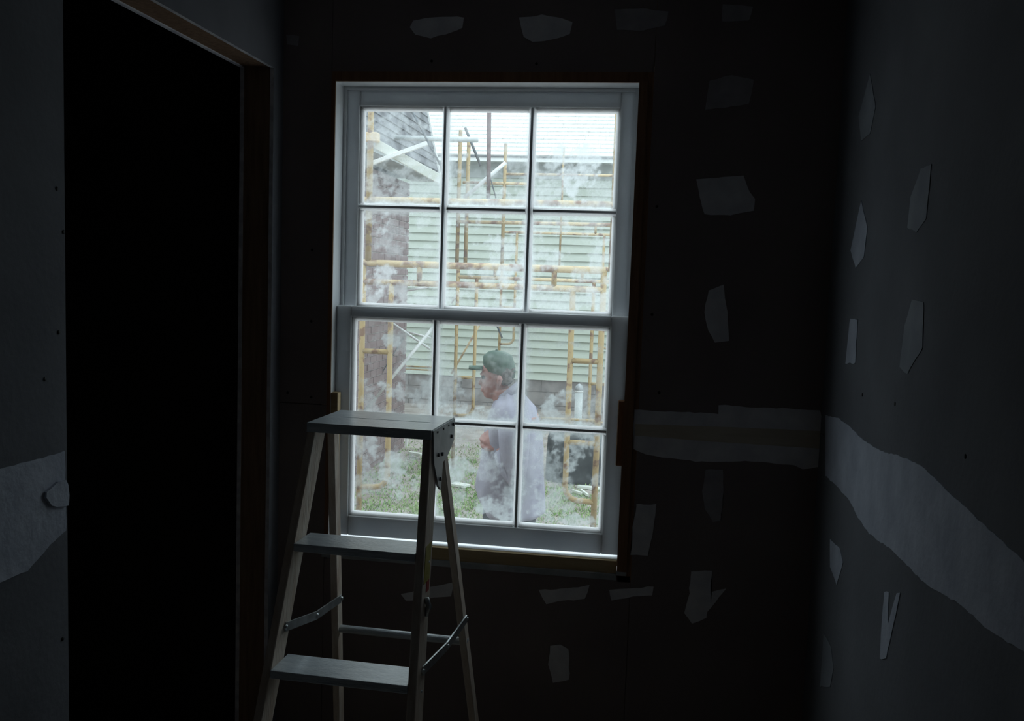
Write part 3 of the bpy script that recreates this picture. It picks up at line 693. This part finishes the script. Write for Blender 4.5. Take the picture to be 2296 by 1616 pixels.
def rod(name, p, q, r, mm, label, n=8):
    par = SA if (p.y + q.y) / 2 < 5.0 else (SB if (p.y + q.y) / 2 < 7.9 else SC)
    bm = bmesh.new(); tube(bm, [p, q], r, n); fixn(bm)
    o = mesh_obj(name, bm, M[mm], par, True); o['label'] = label
    return o
def Y2(px, py, Y): return onY(px, py, Y)
# upper lift of the near scaffold : posts and guard tubes
zt1 = onY(1090, 598, FY).z
up1 = SA
T('post', [(xa + .03, FY, zt1), (xa + .03, FY, zt1 + 1.6)], .02, M['yellow'], up1); T('post', [(xa + W1 + .045, FY, zt1), (xa + W1 + .045, FY, zt1 + 1.6)], .02, M['yellow'], up1)
T('guard_tube', [Y2(815, 447, FY), Y2(1392, 459, FY)], .020, M['cream'], up1)
up2 = SB
zB = onY(1200, 598, FB).z
for px_, y1_ in ((1027, 292), (1046, 318)): p = Y2(px_, 500, FB + .1); T('post', [(p.x, FB + .1, zB), (p.x, FB + .1, Y2(px_, y1_, FB + .1).z)], .019, M['yellow'], up2)
T('guard_tube', [Y2(1026, 497, FB), Y2(1392, 504, FB)], .017, M['cream'], up2)
T('guard_tube', [Y2(1038, 409, FB), Y2(1195, 413, FB)], .015, M['cream'], up2)
T('guard_tube', [Y2(1134, 390, FB), Y2(1392, 394, FB)], .012, M['cream'], up2)
p = Y2(1131, 420, FB); T('post', [(p.x, FB, zB), (p.x, FB, Y2(1131, 322, FB).z)], .017, M['yellow'], up2)
p = Y2(1261, 420, FB); T('post', [(p.x, FB, zB), (p.x, FB, Y2(1261, 330, FB).z)], .010, M['yellow'], up2)
rod('scaffold_pole', Y2(1095, 448, 5.2), Y2(1097, 236, 5.2), .019, 'brick2', 'upright brownish pole in front of the pale roof')
rod('cross_brace', Y2(815, 924, 5.6), Y2(972, 733, 5.6), .016, 'alu', 'bright diagonal brace rising across the brick wing')
rod('cross_brace', Y2(856, 708, 6.6), Y2(964, 782, 6.6), .013, 'alu', 'grey diagonal brace descending from the meeting rail')
rod('cross_brace', Y2(905, 742, 7.0), Y2(966, 757, 7.0), .010, 'alu', 'short shallow grey brace on the clapboards')
rod('cross_brace', Y2(908, 652, 6.6), Y2(962, 643, 6.6), .012, 'alu', 'short grey brace just under the lower beam')
rod('steel_cable', Y2(835, 870, 6.3), Y2(905, 757, 6.3), .006, 'darkrod', 'thin dark rod on the brick wing')
for q_ in (820, 827): rod('ledger_tube', Y2(905, q_, 9.0), Y2(968, q_ + 3, 9.0), .010, 'yellow', 'thin double ledger tube')
rod('cross_brace', Y2(1012, 838, 8.0), Y2(1078, 724, 8.0), .012, 'cream', 'pale yellow diagonal brace beside the cap')
rod('cross_brace', Y2(1012, 680, 8.0), Y2(1030, 650, 8.0), .012, 'alu', 'short white brace stub below the beam')
rod('cross_brace', Y2(1098, 690, 8.6), Y2(1126, 758, 8.6), .012, 'darkrod', 'dark diagonal strut in the middle lower pane')
rod('cross_brace', Y2(1336, 952, 4.6), Y2(1345, 836, 4.6), .013, 'alu', 'bright nearly upright brace at the window edge')
rod('cross_brace', Y2(1040, 444, 5.8), Y2(1134, 364, 5.8), .018, 'alu', 'white diagonal brace in the top middle pane')
rod('cross_brace', Y2(1043, 286, 6.0), Y2(1078, 372, 6.0), .013, 'darkrod', 'dark diagonal brace before the pale roof')
rod('cross_brace', Y2(1100, 400, 6.0), Y2(1112, 444, 6.0), .006, 'darkrod', 'thin dark wire beside the brown pole')
rod('scaffold_tube', Y2(884, 309, 5.0), Y2(1072, 313, 5.0), .022, 'pipe', 'grey horizontal tube crossing the first two top panes')
rod('guard_rail', Y2(1214, 937, 4.4), Y2(1336, 943, 4.4), .011, 'yellow', 'thin low yellow rail behind the coat')
rod('scaffold_rod', Y2(922, 246, 4.8), Y2(988, 372, 4.8), .009, 'darkrod', 'thin dark rod leaning beside the white board')
def plank(name, p, q, w_, t_, mm, label):
    bm = bmesh.new(); bar(bm, p, q, t_, w_, (0, 0, 1)); fs = list(bm.faces)
    bmesh.ops.bevel(bm, geom=list(bm.edges), offset=.002, segments=1, affect='EDGES'); fixn(bm)
    return tag(mesh_obj(name, bm, M[mm], None), label, 'board')
plank('white_board', Y2(828, 368, 3.03), Y2(958, 321, 3.10), .026, .035, 'whiteboard', 'bright white board slanting up in the top corner pane')
plank('scaffold_plank', Y2(842, 322, 3.05), Y2(990, 404, 3.20), .060, .03, 'plank', 'pale weathered plank slanting down behind the white board')
a = Y2(832, 303, 3.1); b = Y2(859, 324, 3.1)
B('clamp_block', a.x, b.x, 2.96, 3.03, b.z, a.z, M['tan'], SA, .006)['label'] = 'tan wooden block'

# ------------------------------------------------------------------ yard things
cp = onZ(1290, 1086, GROUND + .02)
tb = empty('covered_stack', cp); tag(tb, 'low stack covered by a dark tarpaulin on the soil behind the curved tube', 'tarp')
def tarp(x0, x1, y0, y1, z0, z1):
    bm = bmesh.new(); rings = []
    for k in range(9):
        f = k / 8; z = z0 + (z1 - z0) * min(1, f * 1.15); s = 1.05 - .07 * f if f < .9 else .75
        ring = []
        for a in range(40):
            th = 2 * math.pi * a / 40; c, s_ = math.cos(th), math.sin(th)
            k_ = (abs(c) ** 6 + abs(s_) ** 6) ** (-1 / 6)
            x = (x0 + x1) / 2 + (x1 - x0) / 2 * c * k_ * s; y = (y0 + y1) / 2 + (y1 - y0) / 2 * s_ * k_ * s
            e = noise.noise(Vector((x * 6, y * 6, z * 2))) * .03 * (1.2 - f)
            ring.append((x + c * e, y + s_ * e, z + (0 if k < 7 else e)))
        rings.append(ring)
    loft(bm, rings); fixn(bm); return bm
mesh_obj('tarp', tarp(onZ(1222, 1080, GROUND).x, onZ(1352, 1090, GROUND).x, cp.y + .02, cp.y + .7, GROUND - .02, GROUND + .02 + (onY(1290, 990, cp.y).z - GROUND)), M['tarp'], tb, True)
pv = onZ(1300, 955, GROUND); PYv = 7.2
vb_ = onY(1296, 935, PYv); vt = onY(1297, 868, PYv)
vp = empty('vent_pipe', (vb_.x, PYv, GROUND)); tag(vp, 'grey white upright vent pipe with a rounded hood by the foundation', 'pipe')
T('pipe', [(vb_.x, PYv, GROUND), (vb_.x, PYv, vt.z - .03)], .042, M['pipe'], vp, 16)
T('collar', [(vb_.x, PYv, vt.z - .05), (vb_.x, PYv, vt.z - .035)], .047, M['whiteboard'], vp, 16)
T('hood', [(vb_.x, PYv, vt.z - .035), (vb_.x, PYv, vt.z), (vb_.x, PYv, vt.z + .025), (vb_.x, PYv, vt.z + .04)], [.046, .044, .030, .008], M['hinge'], vp, 16)
for (px, py, px2, py2, w_, lab) in ((1016, 1084, 1048, 1090, .10, 'pale flat board lying in the grass beside the ladder'), (918, 1014, 946, 1019, .05, 'thin pale lath lying on soil near the brick corner'),
                                    (1296, 1090, 1345, 1096, .06, 'broken pale board lying at the foot of the dark tarpaulin'), (1284, 1100, 1304, 1106, .02, 'small splinter of wood near the curved tube'), (1302, 1098, 1318, 1110, .02, 'second wood splinter crossing the first')):
    p = onZ(px, py, GROUND + .03); q = onZ(px2, py2, GROUND + .03); bm = bmesh.new(); bar(bm, p, q, w_, .025); fixn(bm)
    bmesh.ops.bevel(bm, geom=list(bm.edges), offset=.002, segments=1, affect='EDGES'); tag(mesh_obj('scrap_board', bm, M['plank']), lab, 'board')
p = onZ(907, 997, GROUND); tag(B('marker_stake', p.x + .01, p.x + .04, p.y - .02, p.y + .01, GROUND - .06, onY(907, 986, p.y).z + .05, M['whiteboard'], None, .003), 'short white stake at the foot of the brick corner', 'stake')

# ------------------------------------------------------------------ the man, facing the left, behind the glass
MY = 1.6
def mp(px, py, dy=0): return onY(px, py, MY + dy) if not dy else Vector((onY(px, py, MY).x, MY + dy, onY(px, py, MY).z))
gm = gz(-.6, MY)
man = empty('person', (mp(1150, 1000).x, MY, gm)); tag(man, 'man in a green cap and grey coat standing side-on behind the dusty panes', 'person')
bm = bmesh.new()
hc = mp(1115, 850); hd = .215; hk = .86
tt_ = [0, .06, .13, .20, .25, .30, .38, .46, .52, .60, .70, .82, .93, 1.0]
fr_ = [-.062, -.082, -.084, -.087, -.086, -.088, -.086, -.083, -.080, -.092, -.090, -.078, -.050, -.01]
bk_ = [-.02, .0, .02, .035, .045, .055, .070, .082, .090, .096, .098, .090, .065, .02]
hw_ = [.018, .032, .044, .052, .056, .060, .066, .070, .073, .075, .076, .070, .050, .012]
chin = hc.z - hd * .46
lean = .10
rings = []
for q, a, b, w3 in zip(tt_, fr_, bk_, hw_):
    z = chin + hd * q; a *= hk; b *= hk; w3 *= hk; cx_ = (a + b) / 2; rx = (b - a) / 2; ring = []
    for k in range(24):
        th = 2 * math.pi * k / 24; ring.append((hc.x + cx_ + rx * math.cos(th) - lean * .1 * (q - .5), MY + w3 * math.sin(th), z))
    rings.append(ring)
loft(bm, rings)
# nose, lips, brow ridge, ears
nb = Vector((hc.x - .071, MY, chin + hd * .50)); tube(bm, [nb, nb + Vector((-.011, 0, -.020)), nb + Vector((-.017, 0, -.034)), nb + Vector((-.003, 0, -.043))], [.007, .009, .011, .007], 10)
tube(bm, [(hc.x - .071, MY - .022, chin + hd * .185), (hc.x - .078, MY, chin + hd * .19), (hc.x - .071, MY + .022, chin + hd * .185)], [.005, .008, .005], 8)
tube(bm, [(hc.x - .071, MY - .02, chin + hd * .225), (hc.x - .079, MY, chin + hd * .232), (hc.x - .071, MY + .02, chin + hd * .225)], [.004, .006, .004], 8)
for s in (-1, 1):
    tube(bm, [(hc.x - .066, MY + s * .045, chin + hd * .565), (hc.x - .078, MY + s * .03, chin + hd * .58), (hc.x - .078, MY + s * .01, chin + hd * .57)], [.006, .008, .006], 8)
    e = Vector((hc.x + .018, MY + s * .066, chin + hd * .45)); tube(bm, [e + Vector((0, 0, -.026)), e + Vector((.002, s * .006, -.01)), e + Vector((.008, s * .010, .012)), e + Vector((.004, s * .006, .030))], [.006, .012, .015, .007], 8)
# neck, trunk
sh = mp(1165, 925); pelv = mp(1150, 1135)
tube(bm, [(hc.x + .025, MY, chin + .05), (hc.x + .05, MY, chin - .02), (hc.x + .075, MY, chin - .075)], [.058, .060, .072], 16)
zs_ = sh.z
trunk = [(hc.x + .080, chin - .055, .07, .08), (sh.x - .01, zs_ - .01, .105, .18), (sh.x - .02, zs_ - .10, .125, .175), (sh.x - .035, zs_ - .22, .125, .155), (sh.x - .05, zs_ - .36, .135, .160), (pelv.x - .02, pelv.z, .125, .170), (pelv.x, pelv.z - .12, .10, .15)]
loft(bm, [[(x + a * math.cos(2 * math.pi * k / 24), MY + b * math.sin(2 * math.pi * k / 24), z) for k in range(24)] for x, z, a, b in trunk])
legs = {}
for s in (-1, 1):
    hx = pelv.x; stx = -.10 if s < 0 else .09
    an = Vector((hx + stx, MY + s * .11, gm + .09)); kn = Vector((hx + stx * .45 - .03, MY + s * .105, (pelv.z + gm) / 2 + .02)); hp_ = Vector((hx, MY + s * .09, pelv.z - .05))
    legs[s] = (hp_, kn, an); tube(bm, [hp_, hp_.lerp(kn, .5), kn, kn.lerp(an, .35), an], [.085, .075, .056, .054, .038], 12)
    tube(bm, [an + Vector((.05, 0, -.055)), an + Vector((-.03, 0, -.05)), an + Vector((-.16, 0, -.066))], [.034, .040, .026], 10)
def arm(shp, el, wr, hdir, curl):
    tube(bm, [shp, shp.lerp(el, .5), el, el.lerp(wr, .4), wr], [.058, .048, .040, .038, .027], 12)
    hdir = hdir.normalized(); side = Vector((0, 1, 0)).cross(hdir).normalized(); nrm = curl.normalized()
    side = hdir.cross(nrm).normalized()
    pe = wr + hdir * .085
    for q in (-.028, -.009, .009, .028): tube(bm, [wr + side * q * .5, wr + side * q * .9 + hdir * .05, pe + side * q], [.014, .013, .011], 8)
    for q, ln_ in ((-.029, .060), (-.010, .074), (.010, .078), (.029, .070)):
        a = pe + side * q; b = a + (hdir * .75 + nrm * .65).normalized() * ln_ * .5; c = b + (hdir * .1 + nrm).normalized() * ln_ * .32; d = c + (-hdir * .6 + nrm * .7).normalized() * ln_ * .25
        tube(bm, [a, b, c, d], [.0095, .009, .0082, .007], 8)
    tb0 = wr + hdir * .025 + side * .026; tube(bm, [tb0, tb0 + side * .022 + hdir * .025, tb0 + side * .026 + hdir * .05 + nrm * .018, tb0 + side * .014 + hdir * .07 + nrm * .03], [.013, .011, .0095, .008], 8)
shn = Vector((sh.x, MY - .185, sh.z - .02)); eln = mp(1168, 1052, -.235); wrn = mp(1136, 992, -.165)
arm(shn, eln, wrn, Vector((-.75, .25, .5)), Vector((-.3, 1, -.2)))
shf = Vector((sh.x - .01, MY + .185, sh.z - .02)); elf = mp(1150, 1050, .22); wrf = mp(1105, 1010, .10)
arm(shf, elf, wrf, Vector((-.4, -.5, .8)), Vector((.6, -.5, .2)))
fixn(bm)
me = bpy.data.meshes.new('tmp'); bm.to_mesh(me); bm.free(); tmp = bpy.data.objects.new('tmp', me); col.objects.link(tmp)
md_ = tmp.modifiers.new('r', 'REMESH'); md_.mode = 'VOXEL'; md_.voxel_size = .0055; md_.use_smooth_shade = True
sm = tmp.modifiers.new('s', 'SMOOTH'); sm.factor = .5; sm.iterations = 3
dg = bpy.context.evaluated_depsgraph_get(); nm_ = bpy.data.meshes.new_from_object(tmp.evaluated_get(dg))
bpy.data.objects.remove(tmp); nm_.name = 'body'; nm_.materials.clear(); nm_.materials.append(M['skin'])
body = bpy.data.objects.new('body', nm_); col.objects.link(body); body.parent = man; body.matrix_parent_inverse = Matrix.Translation(-man.location)
for p in nm_.polygons: p.use_smooth = True
for s in (-1, 1):
    bm = bmesh.new(); bmesh.ops.create_uvsphere(bm, u_segments=12, v_segments=8, radius=.0115, matrix=Matrix.Translation((hc.x - .066, MY + s * .027, chin + hd * .51)))
    mesh_obj('eye', bm, mat('eye_dark', (.05, .04, .035), None, .3) if s < 0 else bpy.data.materials['eye_dark'], man, True)
# hair : cap of hair round the back and temples
bm = bmesh.new(); rings = []
for q, a, b, w3 in ((.36, .03, .078, .066), (.44, .012, .092, .073), (.54, -.02, .1, .079), (.64, -.035, .105, .081), (.74, -.05, .104, .081)):
    rings.append([(hc.x + hk * (a + b) / 2 + hk * (b - a) / 2 * math.cos(2 * math.pi * k / 24), MY + hk * w3 * math.sin(2 * math.pi * k / 24) * (1 if abs(math.sin(2 * math.pi * k / 24)) > 0 else 1), chin + hd * q + .004 * math.sin(k * 2.3)) for k in range(24)])
loft(bm, rings); fixn(bm); mesh_obj('hair', bm, M['hair'], man, True)
# cap with brim
bm = bmesh.new(); rings = []
cc = chin + hd * .66
for q, rx, ry_, dx in ((-.012, .078, .072, .004), (.022, .083, .075, .002), (.052, .081, .072, .0), (.078, .069, .060, -.004), (.094, .047, .042, -.010), (.101, .018, .016, -.013)):
    rings.append([(hc.x + .006 + dx + rx * math.cos(2 * math.pi * k / 28), MY + ry_ * math.sin(2 * math.pi * k / 28), cc + q + (.020 * math.cos(2 * math.pi * k / 28) * -1 if q < .06 else 0)) for k in range(28)])
loft(bm, rings); fixn(bm); cp_ = mesh_obj('cap', bm, M['cap'], man, True)
bm = bmesh.new(); rings = []
for f in (0, .25, .5, .75, 1.0):
    L_ = .075 * f; wdt = .060 * math.sqrt(max(.02, 1 - f * f * .93)); x = hc.x - .070 - L_; zc_ = cc + .018 - L_ * .02
    rings.append([(x, MY + wdt * c, zc_ - .014 * c * c + dz) for c, dz in ((-1, 0), (-.5, .003), (0, .004), (.5, .003), (1, 0), (.5, -.003), (0, -.003), (-.5, -.003))])
loft(bm, rings); fixn(bm); mesh_obj('brim', bm, M['cap'], cp_, True)
bm = bmesh.new(); bmesh.ops.create_uvsphere(bm, u_segments=10, v_segments=6, radius=.007, matrix=Matrix.Translation((hc.x - .008, MY, cc + .102))); mesh_obj('button', bm, M['cap'], cp_, True)
# coat : outline follows the body, bulging at the belly, hem at the hip
bm = bmesh.new(); rings = []
for py, xl, xr, hy in ((872, 1128, 1152, .055), (884, 1118, 1168, .085), (896, 1112, 1184, .135), (912, 1106, 1199, .185), (935, 1098, 1210, .205), (965, 1090, 1217, .205), (1000, 1084, 1219, .198), (1035, 1079, 1219, .195), (1065, 1070, 1219, .205), (1090, 1068, 1219, .212), (1115, 1074, 1218, .215), (1138, 1088, 1218, .215), (1146, 1090, 1218, .215)):
    A_ = mp(xl, py); C_ = mp(xr, py); z = (A_.z + C_.z) / 2; ring = []
    for k in range(40):
        th = 2 * math.pi * k / 40; c, s_ = math.cos(th), math.sin(th)
        e = noise.noise(Vector((c * 2.2, s_ * 2.2, z * 5))) * .012 + .004 * math.sin(th * 9 + z * 3)
        ring.append(((A_.x + C_.x) / 2 + ((C_.x - A_.x) / 2 + e) * c, MY + (hy + e) * s_, z + (.02 * c if py < 890 else 0)))
    rings.append(ring)
loft(bm, rings, True); fixn(bm)
for nm2, tri in (('sleeve', (shn, eln, wrn)), ('sleeve', (shf, elf, wrf))):
    b2 = bmesh.new(); a, b, c = tri
    tube(b2, [a + Vector((.0, 0, .02)), a.lerp(b, .35), a.lerp(b, .75), b + Vector((.012, 0, -.01)), b.lerp(c, .4), b.lerp(c, .9)], [.080, .074, .066, .062, .056, .048], 18); fixn(b2)
    mesh_obj(nm2, b2, M['coat'] if tri[0] is shn else M['sleeve_shade'], man, True)
coat = mesh_obj('coat', bm, M['coat'], man, True)
bm = bmesh.new(); tube(bm, [mp(1135, 874), mp(1146, 888)], [.068, .078], 20); fixn(bm); mesh_obj('collar', bm, M['coat'], coat, True)
bm = bmesh.new()
loft(bm, [[(pelv.x - .015 + a * math.cos(2 * math.pi * k / 24), MY + b * math.sin(2 * math.pi * k / 24), z) for k in range(24)] for z, a, b in ((pelv.z + .06, .135, .175), (pelv.z - .05, .135, .18), (pelv.z - .14, .125, .17))])
for s in (-1, 1):
    h_, k_, a_ = legs[s]; tube(bm, [h_ - Vector((0, 0, .02)), h_.lerp(k_, .5), k_, k_.lerp(a_, .4), a_ + Vector((0, 0, .01))], [.100, .092, .074, .070, .062], 18)
fixn(bm); mesh_obj('trousers', bm, M['trousers'], man, True)
for s in (-1, 1):
    a_ = legs[s][2]; bm = bmesh.new(); tube(bm, [a_ + Vector((.06, 0, -.045)), a_ + Vector((.0, 0, -.04)), a_ + Vector((-.10, 0, -.052)), a_ + Vector((-.19, 0, -.06))], [.040, .052, .046, .028], 14)
    tube(bm, [a_ + Vector((.01, 0, .05)), a_ + Vector((.01, 0, -.04))], [.052, .050], 14); fixn(bm); mesh_obj('boot', bm, M['boot'], man, True)
